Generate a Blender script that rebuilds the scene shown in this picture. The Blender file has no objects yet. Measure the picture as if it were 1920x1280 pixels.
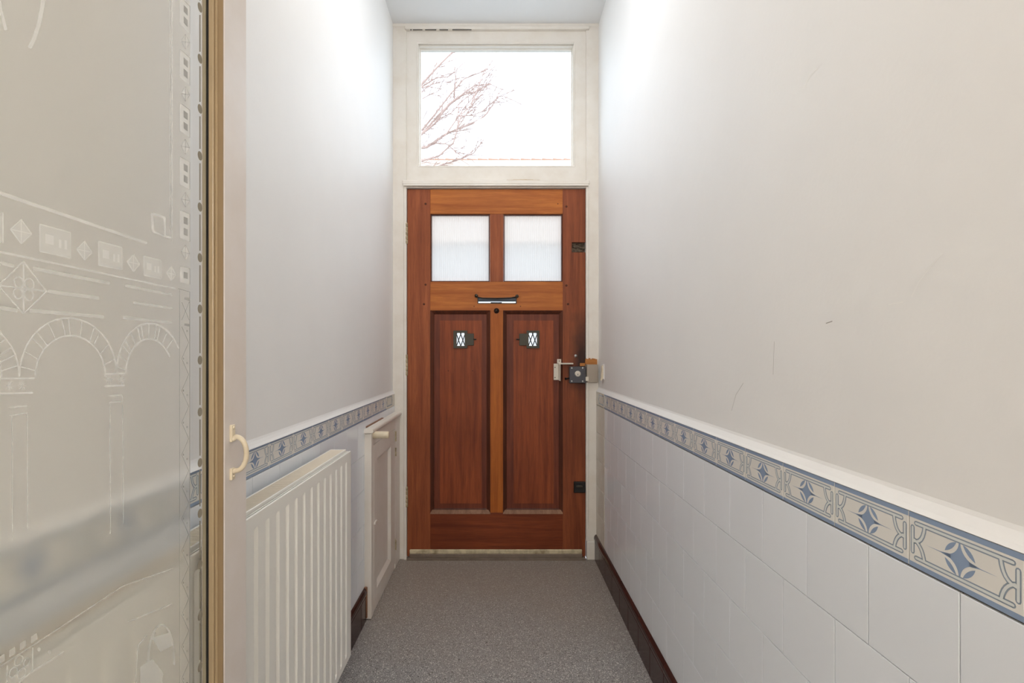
import bpy, bmesh, math, random
from mathutils import Vector, Matrix
random.seed(7)
PI = math.pi
S = bpy.context.scene
C = S.collection

# ------------------------------------------------------------------ camera
F = 933.0                      # focal length in pixels of a 1920 wide frame
VX, VY = 933.0, 663.0          # where the corridor's axis meets the picture
CH = 1.177                     # camera height
cam = bpy.data.cameras.new('camera')
cam.sensor_width = 36.0
cam.lens = F / 1920 * 36
cam.shift_x = (960 - VX) / 1920
cam.shift_y = (VY - 640) / 1920
cam.clip_start = 0.02
cam_o = bpy.data.objects.new('camera', cam)
cam_o.location = (0, 0, CH)
cam_o.rotation_euler = (PI / 2, 0, 0)
C.objects.link(cam_o)
S.camera = cam_o

# ------------------------------------------------------------------ world, exposure
SKY = 3.3
FILL_HALL = 43.0  # strength of the added fill light in the hall
FILL_FRONT = 17.0  # strength of the added fill light over the vestibule
w = bpy.data.worlds.new('overcast_sky')
S.world = w
w.use_nodes = True
w.node_tree.nodes['Background'].inputs[0].default_value = (0.74, 0.86, 1.0, 1)
w.node_tree.nodes['Background'].inputs[1].default_value = SKY
S.view_settings.view_transform = 'Standard'
S.view_settings.look = 'None'
S.view_settings.gamma = 1
S.view_settings.use_curve_mapping = False
S.view_settings.exposure = 0.2

# ------------------------------------------------------------------ helpers
def px(x, y, Y):
    "a picture point at depth Y -> (X, Z)"
    return ((x - VX) * Y / F, CH - (y - VY) * Y / F)

def lin(r, g, b):
    f = lambda c: (c / 255 / 12.92) if c / 255 <= 0.04045 else ((c / 255 + 0.055) / 1.055) ** 2.4
    return (f(r), f(g), f(b), 1)

class MB:
    "collects shapes for ONE mesh"
    def __init__(s): s.v = []; s.f = []; s.sm = []
    def add(s, vs, fs, smooth=False):
        n = len(s.v); s.v += [tuple(p) for p in vs]
        s.f += [tuple(i + n for i in f) for f in fs]; s.sm += [smooth] * len(fs); return s
    def box(s, x0, x1, y0, y1, z0, z1):
        x0, x1 = min(x0, x1), max(x0, x1); y0, y1 = min(y0, y1), max(y0, y1); z0, z1 = min(z0, z1), max(z0, z1)
        v = [(x0,y0,z0),(x1,y0,z0),(x1,y1,z0),(x0,y1,z0),(x0,y0,z1),(x1,y0,z1),(x1,y1,z1),(x0,y1,z1)]
        return s.add(v, [(0,3,2,1),(4,5,6,7),(0,1,5,4),(1,2,6,5),(2,3,7,6),(3,0,4,7)])
    def bbox(s, x0, x1, y0, y1, z0, z1, b=0.002, seg=1):
        x0, x1 = min(x0, x1), max(x0, x1); y0, y1 = min(y0, y1), max(y0, y1); z0, z1 = min(z0, z1), max(z0, z1)
        bm = bmesh.new(); bmesh.ops.create_cube(bm, size=1)
        for q in bm.verts:
            q.co = Vector(((x0+x1)/2 + q.co.x*(x1-x0), (y0+y1)/2 + q.co.y*(y1-y0), (z0+z1)/2 + q.co.z*(z1-z0)))
        b = min(b, 0.45*(x1-x0), 0.45*(y1-y0), 0.45*(z1-z0))
        bmesh.ops.bevel(bm, geom=bm.edges[:], offset=b, segments=seg, profile=0.5, affect='EDGES')
        bm.verts.index_update()
        s.add([q.co[:] for q in bm.verts], [[q.index for q in f.verts] for f in bm.faces]); bm.free(); return s
    def tube(s, pts, r, n=8, cap=True, r2=None, smooth=True):
        pts = [Vector(p) for p in pts]; m = len(pts)
        rad = r if isinstance(r, (list, tuple)) else [r + ((r2 if r2 is not None else r) - r) * i / max(1, m-1) for i in range(m)]
        vs = []; up = None
        for i, p in enumerate(pts):
            t = (pts[min(i+1, m-1)] - pts[max(i-1, 0)]).normalized()
            if up is None:
                up = Vector((0,0,1)) if abs(t.z) < 0.9 else Vector((1,0,0))
            a = (up - t * up.dot(t)).normalized(); up = a; b = t.cross(a)
            for k in range(n):
                an = 2*PI*k/n
                vs.append(p + (a*math.cos(an) + b*math.sin(an)) * rad[i])
        fs = [(i*n+k, i*n+(k+1) % n, (i+1)*n+(k+1) % n, (i+1)*n+k) for i in range(m-1) for k in range(n)]
        s.add(vs, fs, smooth)
        if cap:
            s.add([vs[k] for k in range(n)], [tuple(reversed(range(n)))])
            s.add([vs[(m-1)*n+k] for k in range(n)], [tuple(range(n))])
        return s
    def lathe(s, o, axis, prof, n=16):
        "prof: (distance along axis, radius)"
        o = Vector(o); t = Vector(axis).normalized()
        pts = [o + t * d for d, _ in prof]
        up = Vector((0,0,1)) if abs(t.z) < 0.9 else Vector((1,0,0))
        a = (up - t*up.dot(t)).normalized(); b = t.cross(a); vs = []
        for p, (_, r) in zip(pts, prof):
            for k in range(n):
                an = 2*PI*k/n; vs.append(p + (a*math.cos(an) + b*math.sin(an))*max(r, 1e-5))
        m = len(prof)
        s.add(vs, [(i*n+k, i*n+(k+1) % n, (i+1)*n+(k+1) % n, (i+1)*n+k) for i in range(m-1) for k in range(n)], True)
        s.add(vs[:n], [tuple(reversed(range(n)))]); s.add(vs[-n:], [tuple(range(n))]); return s
    def prism(s, poly, fn0, fn1):
        "poly of 2D points; fn0 / fn1 map to the two ends"
        n = len(poly); v = [fn0(*p) for p in poly] + [fn1(*p) for p in poly]
        return s.add(v, [tuple(reversed(range(n))), tuple(range(n, 2*n))] + [(i, (i+1) % n, n+(i+1) % n, n+i) for i in range(n)])
    def frame(s, x0, x1, z0, z1, hx0, hx1, hz0, hz1, y0, y1):
        "an upright board with a rectangular hole"
        o = [(x0,z0),(x1,z0),(x1,z1),(x0,z1)]; h = [(hx0,hz0),(hx1,hz0),(hx1,hz1),(hx0,hz1)]
        v = [(a,y0,b) for a,b in o] + [(a,y0,b) for a,b in h] + [(a,y1,b) for a,b in o] + [(a,y1,b) for a,b in h]
        f = []
        for i in range(4):
            j = (i+1) % 4
            f += [(i,j,4+j,4+i), (8+j,8+i,12+i,12+j), (j,i,8+i,8+j), (4+i,4+j,12+j,12+i)]
        return s.add(v, f)
    def ramp(s, x0, x1, z0, z1, i, ya, yb):
        "a bevelled picture-frame ring: outer edge at depth ya, inner edge (inset i) at yb"
        v = [(x0,ya,z0),(x1,ya,z0),(x1,ya,z1),(x0,ya,z1),(x0+i,yb,z0+i),(x1-i,yb,z0+i),(x1-i,yb,z1-i),(x0+i,yb,z1-i)]
        return s.add(v, [(k,(k+1) % 4,4+(k+1) % 4,4+k) for k in range(4)])
    def mesh(s, name):
        me = bpy.data.meshes.new(name); me.from_pydata(s.v, [], s.f)
        me.polygons.foreach_set('use_smooth', s.sm)
        bm = bmesh.new(); bm.from_mesh(me); bmesh.ops.recalc_face_normals(bm, faces=bm.faces[:]); bm.to_mesh(me); bm.free()
        me.update(); return me
    def obj(s, name, mat, parent=None, label=None):
        return link(name, s.mesh(name), mat, parent, label)

def link(name, me, mat, parent=None, label=None, loc=None, rz=0):
    o = bpy.data.objects.new(name, me); C.objects.link(o)
    if mat and not me.materials: me.materials.append(mat)
    if loc is not None: o.location = loc; o.rotation_euler = (0, 0, rz)
    if parent:
        o.parent = parent
        if loc is None: o.matrix_parent_inverse = Matrix.Translation(-Vector(parent.location)) if parent.type == 'EMPTY' else Matrix()
        elif parent.type == 'EMPTY': o.matrix_parent_inverse = Matrix.Translation(-Vector(parent.location))
    if label: o['label'] = label
    return o

def tag(o, label, cat, group=None, kind=None):
    o['label'] = label; o['category'] = cat
    if group: o['group'] = group
    if kind: o['kind'] = kind
    return o

def thing(name, loc, label, cat, group=None, kind=None):
    o = bpy.data.objects.new(name, None); C.objects.link(o); o.location = loc; o.empty_display_size = 0.05
    return tag(o, label, cat, group, kind)

# ------------------------------------------------------------------ materials
def mat(name, col, rough=0.5, metal=0.0, spec=0.5):
    m = bpy.data.materials.new(name); m.use_nodes = True
    b = m.node_tree.nodes['Principled BSDF']
    b.inputs['Base Color'].default_value = col; b.inputs['Roughness'].default_value = rough
    b.inputs['Metallic'].default_value = metal; b.inputs['Specular IOR Level'].default_value = spec
    return m

class NT:
    def __init__(s, m): s.t = m.node_tree; s.b = s.t.nodes['Principled BSDF']
    def n(s, typ, **k):
        q = s.t.nodes.new(typ)
        for a, v in k.items():
            if a.startswith('_'): setattr(q, a[1:], v)
        return q
    def l(s, a, b): s.t.links.new(a, b)
    def coord(s, scale=(1,1,1), typ='Object'):
        tc = s.n('ShaderNodeTexCoord'); mp = s.n('ShaderNodeMapping'); mp.inputs['Scale'].default_value = scale
        s.l(tc.outputs[typ], mp.inputs['Vector']); return mp.outputs['Vector']
    def noise(s, vec, scale, detail=4, rough=0.55, dist=0):
        q = s.n('ShaderNodeTexNoise'); q.inputs['Scale'].default_value = scale; q.inputs['Detail'].default_value = detail
        q.inputs['Roughness'].default_value = rough; q.inputs['Distortion'].default_value = dist
        s.l(vec, q.inputs['Vector']); return q.outputs['Fac']
    def ramp(s, fac, stops, interp='LINEAR'):
        q = s.n('ShaderNodeValToRGB'); q.color_ramp.interpolation = interp
        e = q.color_ramp.elements
        while len(e) < len(stops): e.new(0.5)
        for el, (p, c) in zip(e, stops): el.position = p; el.color = c
        s.l(fac, q.inputs['Fac']); return q.outputs['Color']
    def mix(s, fac, a, b, mode='MIX'):
        q = s.n('ShaderNodeMix'); q.data_type = 'RGBA'; q.blend_type = mode
        for sock, val in ((q.inputs[0], fac), (q.inputs[6], a), (q.inputs[7], b)):
            if hasattr(val, 'is_linked'): s.l(val, sock)
            else: sock.default_value = val
        return q.outputs[2]
    def math(s, op, a, b=0.0):
        q = s.n('ShaderNodeMath'); q.operation = op
        for sock, val in ((q.inputs[0], a), (q.inputs[1], b)):
            if hasattr(val, 'is_linked'): s.l(val, sock)
            else: sock.default_value = val
        return q.outputs[0]
    def bump(s, h, strength, dist=0.002):
        q = s.n('ShaderNodeBump'); q.inputs['Strength'].default_value = strength; q.inputs['Distance'].default_value = dist
        s.l(h, q.inputs['Height']); s.l(q.outputs['Normal'], s.b.inputs['Normal'])

def painted(name, col, dirt, amount=0.35, rough=0.45, scale=9, bump=0.08):
    "brush-painted surface with patchy yellowing and chips"
    m = mat(name, col, rough); t = NT(m); v = t.coord()
    n1 = t.noise(v, scale, 5, 0.6)
    base = t.mix(t.ramp(n1, [(0.42, (0,0,0,1)), (0.75, (amount,)*3 + (1,))]), col, dirt)
    n2 = t.noise(v, scale*8, 4, 0.7)
    t.l(t.mix(t.ramp(n2, [(0.70, (0,0,0,1)), (0.78, (amount*1.3,)*3 + (1,))]), base, dirt), t.b.inputs['Base Color'])
    t.bump(t.noise(v, 60, 3), bump); return m

def plaster(name, col):
    m = mat(name, col, 0.55); t = NT(m); v = t.coord()
    n1 = t.noise(v, 1.6, 4, 0.6)
    c = t.mix(t.ramp(n1, [(0.35, (0,0,0,1)), (0.7, (1,1,1,1))]), col, tuple(q*0.965 for q in col[:3]) + (1,))
    sc = t.noise(t.coord((1, 5, 2.2)), 9, 6, 0.75, 1.2)           # scuffs
    c = t.mix(t.ramp(sc, [(0.74, (0,0,0,1)), (0.79, (0.35,0.35,0.35,1))]), c, (0.5, 0.48, 0.46, 1))
    t.l(c, t.b.inputs['Base Color'])
    h = t.math('ADD', t.noise(v, 7, 4, 0.6), t.math('MULTIPLY', t.noise(v, 120, 2), 0.12))
    t.bump(h, 0.25, 0.006); return m

def wood(name, light, dark, axis, grime=False):
    m = mat(name, light, 0.48, spec=0.25); t = NT(m)
    sc = {'z': (26, 26, 1.3), 'x': (1.3, 26, 26)}[axis]
    v = t.coord(sc)
    g = t.noise(v, 1.6, 7, 0.65, 0.6)
    fine = t.noise(t.coord(tuple(q*5 for q in sc)), 2.2, 4, 0.7)
    big = t.noise(t.coord(), 2.4, 3, 0.5)
    c = t.ramp(g, [(0.28, dark), (0.5, tuple((a+b)/2 for a, b in zip(light, dark))), (0.72, light)])
    c = t.mix(t.ramp(fine, [(0.45, (0,0,0,1)), (0.8, (0.45,)*3 + (1,))]), c, tuple(q*0.5 for q in dark[:3]) + (1,))
    c = t.mix(t.ramp(big, [(0.4, (0,0,0,1)), (0.75, (0.4,)*3 + (1,))]), c, tuple(q*0.7 for q in dark[:3]) + (1,))
    if grime:      # black handling stain around the lock
        tc = t.n('ShaderNodeTexCoord'); mp = t.n('ShaderNodeMapping')
        lx, lz = px(1094, 672, 2.852)
        mp.inputs['Location'].default_value = (-lx*8.5, 0, -lz*2.6); mp.inputs['Scale'].default_value = (8.5, 0, 2.6)
        t.l(tc.outputs['Object'], mp.inputs['Vector'])
        ln = t.n('ShaderNodeVectorMath', _operation='LENGTH'); t.l(mp.outputs['Vector'], ln.inputs[0])
        d = t.math('ADD', ln.outputs['Value'], t.math('MULTIPLY', t.math('SUBTRACT', t.noise(t.coord(), 9, 4), 0.5), 0.7))
        c = t.mix(t.ramp(d, [(0.15, (0.85,)*3 + (1,)), (0.8, (0,0,0,1))]), c, (0.012, 0.010, 0.010, 1))
    t.l(c, t.b.inputs['Base Color'])
    t.bump(fine, 0.12, 0.001); return m

M = {}
M['plaster'] = plaster('white_wall_plaster', lin(245, 243, 240))
M['ceiling'] = plaster('white_ceiling_paint', lin(240, 240, 240))
M['tile'] = mat('white_glazed_tile', lin(226, 228, 230), 0.16)
def tile_vary(m, col, amt):
    t = NT(m); oi = t.n('ShaderNodeObjectInfo')
    c = t.mix(t.math('MULTIPLY', oi.outputs['Random'], amt), col, tuple(q*0.8 for q in col[:3]) + (1,))
    n = t.noise(t.coord(), 30, 4, 0.7)
    c = t.mix(t.ramp(n, [(0.72, (0,0,0,1)), (0.8, (0.25,)*3 + (1,))]), c, (0.45, 0.40, 0.30, 1))
    t.l(c, t.b.inputs['Base Color']); t.bump(t.noise(t.coord(), 14, 2), 0.05, 0.004)
tile_vary(M['tile'], lin(242, 245, 249), 0.15)
M['tile_cream'] = painted('cream_overpainted_tile', lin(222, 217, 205), lin(190, 175, 145), 0.3, 0.4)
M['border'] = mat('cream_border_tile_glaze', lin(234, 231, 224), 0.18)
M['border_blue'] = mat('blue_grey_tile_print', lin(144, 162, 188), 0.2)
M['border_outline'] = mat('soft_blue_grey_tile_outline', lin(150, 162, 174), 0.2)
M['border_pale'] = mat('pale_blue_tile_print', lin(222, 225, 222), 0.2)
M['grout'] = mat('dull_grout', lin(78, 68, 56), 0.9)
M['skirt'] = mat('dark_brown_glazed_tile', lin(62, 38, 34), 0.2, spec=0.3)
tile_vary(M['skirt'], lin(66, 38, 34), 0.6)
M['skirt_grout'] = mat('skirting_grout', lin(168, 152, 140), 0.9)
M['frame'] = painted('aged_cream_frame_paint', lin(234, 227, 217), lin(190, 168, 136), 0.2, 0.4)
M['doorwhite'] = painted('white_gloss_door_paint', lin(226, 217, 210), lin(205, 185, 160), 0.25, 0.28)
M['bead'] = painted('cream_bead_paint', lin(166, 144, 112), lin(190, 165, 125), 0.3, 0.35)
M['tan'] = painted('tan_stile_edge', lin(148, 124, 92), lin(132, 106, 74), 0.3, 0.4)
M['bead_rear'] = painted('grey_tan_bead_paint', lin(170, 158, 134), lin(140, 124, 96), 0.3, 0.4)
M['cupboard'] = painted('cream_cupboard_paint', lin(238, 230, 220), lin(205, 184, 150), 0.2, 0.35)
M['rad'] = mat('white_radiator_enamel', lin(245, 242, 234), 0.3)
M['rad_grille'] = mat('beige_radiator_grille', lin(232, 221, 203), 0.4)
M['dark_gap'] = mat('dark_interior_gap', lin(30, 27, 24), 0.9)
LT, DK = lin(186, 112, 54), lin(132, 66, 30)
M['wood_v'] = wood('stained_wood_upright_grain', lin(174, 98, 58), lin(128, 64, 38), 'z')
M['wood_stile'] = wood('stained_wood_lock_stile', lin(160, 88, 52), lin(112, 54, 32), 'z', True)
M['wood_h'] = wood('stained_wood_level_grain', lin(204, 124, 58), lin(158, 84, 36), 'x')
M['wood_low'] = wood('stained_wood_bottom_rail', lin(146, 72, 38), lin(104, 46, 24), 'x')
M['wood_m'] = wood('stained_wood_mullion', lin(196, 112, 44), lin(152, 76, 26), 'z')
M['wood_p'] = wood('stained_wood_panel', lin(168, 86, 46), lin(112, 50, 28), 'z')
M['wood_pm'] = wood('stained_wood_panel_margin', lin(136, 70, 46), lin(92, 44, 30), 'z')
M['wood_mould'] = wood('stained_wood_dark_moulding', lin(104, 54, 34), lin(66, 34, 24), 'z')
M['rawwood'] = wood('raw_orange_wood', lin(205, 140, 75), lin(160, 96, 44), 'x')
M['brownwood'] = wood('worn_brown_wood', lin(168, 126, 98), lin(120, 82, 60), 'z')
M['strip'] = painted('dirty_cream_weatherstrip', lin(214, 200, 166), lin(110, 84, 50), 0.8, 0.5, 22)
M['sill'] = painted('grey_threshold', lin(128, 112, 98), lin(84, 70, 56), 0.5, 0.6, 15)
M['bronze'] = mat('dark_bronze', lin(66, 61, 50), 0.5, 0.3)
M['iron'] = mat('black_iron', lin(44, 40, 38), 0.45, 0.6)
M['steel'] = mat('bright_steel', lin(200, 200, 198), 0.3, 0.9)
M['lockgrey'] = mat('dark_grey_lock_enamel', lin(72, 70, 74), 0.4, 0.2)
M['keepgrey'] = mat('grey_keep_enamel', lin(166, 153, 138), 0.4, 0.2)
M['plate'] = mat('off_white_metal_bracket', lin(216, 206, 190), 0.4)
M['handle'] = painted('cream_handle_paint', lin(224, 210, 184), lin(180, 146, 100), 0.3, 0.3, 30)
M['hinge'] = painted('painted_hinge', lin(190, 172, 140), lin(80, 62, 44), 0.8, 0.4, 60)
M['bark'] = mat('grey_brown_bark', lin(172, 144, 132), 0.9)
M['rooftile'] = mat('orange_roof_tile', lin(226, 196, 174), 0.8)
M['ridge'] = mat('terracotta_ridge_tile', lin(166, 128, 106), 0.8)
M['facade'] = mat('pale_brick_facade', lin(212, 210, 208), 0.8)
M['street'] = mat('grey_pavement', lin(170, 168, 164), 0.9)
M['stain'] = painted('brown_stain', lin(206, 184, 152), lin(150, 118, 80), 0.7, 0.6, 40)
M['hole'] = painted('splintered_mortise', lin(70, 54, 42), lin(140, 124, 100), 0.7, 0.8, 60)

def floor_mat():
    m = mat('speckled_dark_grey_vinyl', lin(78, 75, 72), 0.55, spec=0.35); t = NT(m); v = t.coord()
    sp = t.n('ShaderNodeTexVoronoi'); sp.inputs['Scale'].default_value = 330; t.l(v, sp.inputs['Vector'])
    grain = t.ramp(t.noise(v, 300, 3, 0.75), [(0.3, lin(78, 76, 76)), (0.52, lin(152, 149, 148)), (0.78, lin(224, 221, 219))])
    sep = t.n('ShaderNodeSeparateColor'); t.l(sp.outputs['Color'], sep.inputs[0])
    c = t.mix(t.ramp(sep.outputs[0], [(0.88, (0,0,0,1)), (0.93, (0.9,)*3 + (1,))]), grain, lin(225, 221, 215))
    c = t.mix(t.ramp(sep.outputs[1], [(0.90, (0,0,0,1)), (0.95, (0.8,)*3 + (1,))]), c, lin(46, 44, 43))
    # walked-in brown dust towards the front door
    xyz = t.n('ShaderNodeSeparateXYZ'); t.l(v, xyz.inputs[0])
    d = t.math('ADD', xyz.outputs['Y'], t.math('MULTIPLY', t.noise(v, 2.5, 4), 0.9))
    c = t.mix(t.ramp(t.math('MULTIPLY', t.math('SUBTRACT', d, 1.9), 0.8), [(0.1, (0,0,0,1)), (0.9, (0.55,)*3 + (1,))]), c, lin(156, 138, 120))
    sp2 = t.n('ShaderNodeTexVoronoi'); sp2.inputs['Scale'].default_value = 9; t.l(v, sp2.inputs['Vector'])
    c = t.mix(t.ramp(sp2.outputs['Distance'], [(0.02, (1,1,1,1)), (0.032, (0,0,0,1))]), c, lin(220, 216, 208))
    t.l(c, t.b.inputs['Base Color']); t.bump(t.noise(v, 300, 2), 0.3, 0.001); return m
M['floor'] = floor_mat()

def shader_mat(name, build):
    m = bpy.data.materials.new(name); m.use_nodes = True; t = m.node_tree
    for n in list(t.nodes):
        if n.type != 'OUTPUT_MATERIAL': t.nodes.remove(n)
    t.links.new(build(t), t.nodes['Material Output'].inputs['Surface']); return m
def bs(t, typ, **k):
    n = t.nodes.new('ShaderNodeBsdf' + typ)
    for a, v in k.items(): n.inputs[a].default_value = v
    return n.outputs[0]
def mx(t, f, a, b):
    n = t.nodes.new('ShaderNodeMixShader'); n.inputs[0].default_value = f
    t.links.new(a, n.inputs[1]); t.links.new(b, n.inputs[2]); return n.outputs[0]
M['glass'] = shader_mat('clear_window_glass', lambda t: mx(t, 0.05, bs(t, 'Transparent', Color=(0.96, 0.97, 0.97, 1)), bs(t, 'Glossy', Roughness=0.02)))
M['glass_dusty'] = shader_mat('dusty_small_glass', lambda t: mx(t, 0.08, bs(t, 'Transparent', Color=(0.85, 0.84, 0.82, 1)), bs(t, 'Glossy', Roughness=0.1)))
M['frost'] = shader_mat('acid_frosted_glass', lambda t: mx(t, 0.30,
    bs(t, 'Refraction', Color=(0.97, 0.965, 0.94, 1), Roughness=0.58, IOR=1.12),
    mx(t, 0.55, bs(t, 'Translucent', Color=(0.92, 0.91, 0.87, 1)), bs(t, 'Diffuse', Color=(0.84, 0.82, 0.76, 1)))))
M['etch'] = shader_mat('pale_etched_line', lambda t: mx(t, 0.48, bs(t, 'Transparent', Color=(1, 1, 1, 1)), bs(t, 'Diffuse', Color=(0.97, 0.97, 0.94, 1))))
M['etch_soft'] = shader_mat('soft_etched_fill', lambda t: mx(t, 0.36, bs(t, 'Transparent', Color=(1, 1, 1, 1)), bs(t, 'Diffuse', Color=(0.95, 0.95, 0.91, 1))))
M['etch_dark'] = mat('taupe_etched_mark', lin(150, 143, 128), 0.6)
M['etch_grey'] = shader_mat('grey_etched_line', lambda t: mx(t, 0.5, bs(t, 'Transparent'), bs(t, 'Diffuse', Color=(0.32, 0.31, 0.29, 1))))
M['fluted'] = shader_mat('fluted_translucent_glass', lambda t: mx(t, 0.72, mx(t, 0.12, bs(t, 'Refraction', Color=(0.44, 0.42, 0.40, 1), Roughness=0.14, IOR=1.25), bs(t, 'Glossy', Color=(0.6, 0.6, 0.6, 1), Roughness=0.15)),
    bs(t, 'Translucent', Color=(0.56, 0.515, 0.47, 1))))

# ------------------------------------------------------------------ the setting
XL, XR = -0.588, 0.563            # faces of the wall tiles
UL, UR = -0.598, 0.577            # faces of the plaster above
YF = 2.844                        # face of the front door frame
YB = -3.2
ZC = 3.06
YE = 3.05
flo = MB().box(-0.9, 0.9, YB, YF + 0.02, -0.12, 0).obj('floor', M['floor'])
tag(flo, 'speckled dark grey vinyl floor of the narrow hallway', 'floor', kind='structure')
cei = MB().box(-0.9, 0.9, YB, YE, ZC, ZC + 0.2).obj('ceiling', M['ceiling'])
tag(cei, 'white painted ceiling above the transom window', 'ceiling', kind='structure')

def wall(side):
    s = 1 if side == 'right' else -1
    U, X = (UR, XR) if s > 0 else (-UL, -XL)
    zb, zl = (0.9635, 0.981) if s > 0 else (0.9495, 0.963)
    prof = [(U + 0.3, 0), (X + 0.006, 0), (X + 0.006, zb - 0.003), (X - 0.001, zb), (X + 0.004, zb + 0.006), (U - 0.002, zl), (U, zl + 0.006), (U, ZC), (U + 0.3, ZC)]
    o = MB().prism(prof, lambda a, b: (s*a, YB, b), lambda a, b: (s*a, YE, b)).obj('wall_' + side, M['plaster'])
    gr = MB().box(s*(X + 0.0045), s*(X + 0.02), 0.03, YF, 0.0, zb - 0.004).obj('grout_bed', M['grout'], o)
    return tag(o, 'right wall, white plaster above white tiles and a blue patterned border' if s > 0 else
               'left wall behind the radiator, white plaster above white tiles', 'wall', kind='structure')
wr = wall('right'); wl = wall('left')
wb = MB().frame(-0.9, 0.9, 0, ZC, -0.48, 0.48, 0.55, 2.35, YB - 0.2, YB).obj('wall_back', M['plaster'])
tag(wb, 'plain white wall with an added fill opening at the back end of the hallway', 'wall', kind='structure')

w2 = thing('fill_window', (0, YB - 0.1, 0.55), 'added unseen window opening that lets fill light in from behind', 'window', kind='structure')  # unseen window added to send daylight in from behind
MB().frame(-0.48, 0.48, 0.55, 2.35, -0.43, 0.43, 0.60, 2.30, YB - 0.14, YB - 0.06).obj('fill_window_frame', M['frame'], w2)
MB().box(-0.43, 0.43, YB - 0.102, YB - 0.098, 0.60, 2.30).obj('pane', M['glass'], w2)

M['scratch'] = mat('pale_scratch', lin(252, 250, 246), 0.6)
M['scuff'] = mat('grey_scuff', lin(176, 170, 164), 0.7)
def wall_mark(pts, wd, m):
    mb = MB(); P = []
    for (a, b) in pts:
        Yw = UR * F / (a - VX); P.append((Yw, CH - (b - VY) * Yw / F))
    stroke(mb, P, wd, UR - 0.0004, False); mb.obj('wall_scratch', m, wr)
# tiles: local x is outwards from the wall, y along the wall, z up; origin at the back lower middle
TILES = {}
def tile_mesh(kind, wd, ht, m, th=0.0065, b=0.0005, gap=0.0009):
    k = (kind, round(wd, 4), round(ht, 4), m.name)
    if k not in TILES:
        me = MB().bbox(0, th, -wd/2 + gap, wd/2 - gap, gap*0.8, ht - gap*0.8, b).mesh(kind); me.materials.append(m); TILES[k] = me
    return TILES[k]

def stroke(mb, pts, wd, x, cap=True):
    "flat stroke in the y-z plane at height x"
    n = len(pts); L = []; R = []
    for i, (a, b) in enumerate(pts):
        p, q = pts[max(i-1, 0)], pts[min(i+1, n-1)]
        t = Vector((q[0]-p[0], q[1]-p[1])); t.normalize(); nn = Vector((-t.y, t.x)) * wd/2
        L.append((x, a+nn.x, b+nn.y)); R.append((x, a-nn.x, b-nn.y))
    mb.add(L + R, [(i, i+1, n+i+1, n+i) for i in range(n-1)])
    if cap:
        for (a, b) in (pts[0], pts[-1]):
            mb.add([(x, a + wd/2*math.cos(k*PI/4), b + wd/2*math.sin(k*PI/4)) for k in range(8)], [tuple(range(8))])

def bez(p0, p1, p2, n=7):
    return [((1-t)**2*p0[0] + 2*t*(1-t)*p1[0] + t*t*p2[0], (1-t)**2*p0[1] + 2*t*(1-t)*p1[1] + t*t*p2[1]) for t in [i/(n-1) for i in range(n)]]

def border_paths(H):
    c = 0.0375; P = []
    top, bot = 0.0605, 0.0140
    for sg in (1, -1):
        q = lambda u, v: (sg*u, v)
        P.append([q(-0.0685, 0.021), q(-0.0685, 0.054)])
        P.append([q(*p) for p in bez((-0.0665, 0.0355), (-0.052, 0.036), (-0.0495, top))])
        P.append([q(*p) for p in bez((-0.0655, 0.0375), (-0.053, 0.033), (-0.050, bot))])
    P.append([(-0.063, top), (0.063, top)]); P.append([(-0.063, bot), (0.063, bot)])
    return P

def border_prints(H):
    "three layers of print: deep blue shapes, outlines, pale cores"
    blue, outl, pale = MB(), MB(), MB(); hw = 0.0743
    e = 0.00665
    def rect(mb, u0, u1, v0, v1, x): mb.add([(x,u0,v0),(x,u1,v0),(x,u1,v1),(x,u0,v1)], [(0,1,2,3)])
    rect(blue, -hw, hw, 0.0006, 0.0072, e); rect(blue, -hw, hw, min(0.0668, H-0.0045), H-0.0006, e)
    for p in border_paths(H):
        stroke(outl, p, 0.0066, e); stroke(pale, p, 0.0032, e + 0.00012)
    c = 0.0372; A, B = 0.0205, 0.0205
    star = []
    for k in range(4):
        s1 = [(1, 1), (-1, 1), (-1, -1), (1, -1)][k]
        arc = [(s1[0]*(A + 0.0015 - A*math.cos(t)), s1[1]*(B + 0.0005 - B*math.sin(t))) for t in [i*PI/2/8 for i in range(9)]]
        arc = [(a, b) for a, b in arc]
        star += arc if k % 2 == 0 else arc[::-1]
    # order the concave arcs round the centre
    star = []
    for k in range(4):
        sx, sy = [(1, 1), (-1, 1), (-1, -1), (1, -1)][k]
        arc = [(sx*(A + 0.001 - A*math.cos(i*PI/16)), sy*(B + 0.0008 - B*math.sin(i*PI/16))) for i in range(9)]
        # i=0 -> (0.001, B) top point ; i=8 -> (A, 0) side point
        star += (arc[::-1] if k % 2 == 0 else arc)
    blue.add([(e, a, c + b) for a, b in star], [tuple(range(len(star)))])
    for sg in (1, -1):      # thin rays to the sides
        blue.add([(e, sg*0.012, c + 0.0028), (e, sg*0.026, c + 0.0005), (e, sg*0.047, c), (e, sg*0.026, c - 0.0005), (e, sg*0.012, c - 0.0028)], [(0,1,2,3,4)])
    for sx, sy in ((1,1),(-1,1),(-1,-1),(1,-1)):   # leaves between the points
        R = 0.0205
        outer = [(R*math.cos(t), R*math.sin(t)) for t in [PI/2*(0.13 + 0.74*i/8) for i in range(9)]]
        a0, a1 = outer[0], outer[-1]
        inner = bez(a1, (0.0085, 0.0085), a0, 7)[1:-1]
        blue.add([(e, sx*a, c + sy*b) for a, b in outer + inner], [tuple(range(len(outer)+len(inner)))])
    return [x.mesh(nm) for x, nm in ((outl, 'outline_print'), (pale, 'pale_print'), (blue, 'blue_print'))]

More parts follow.
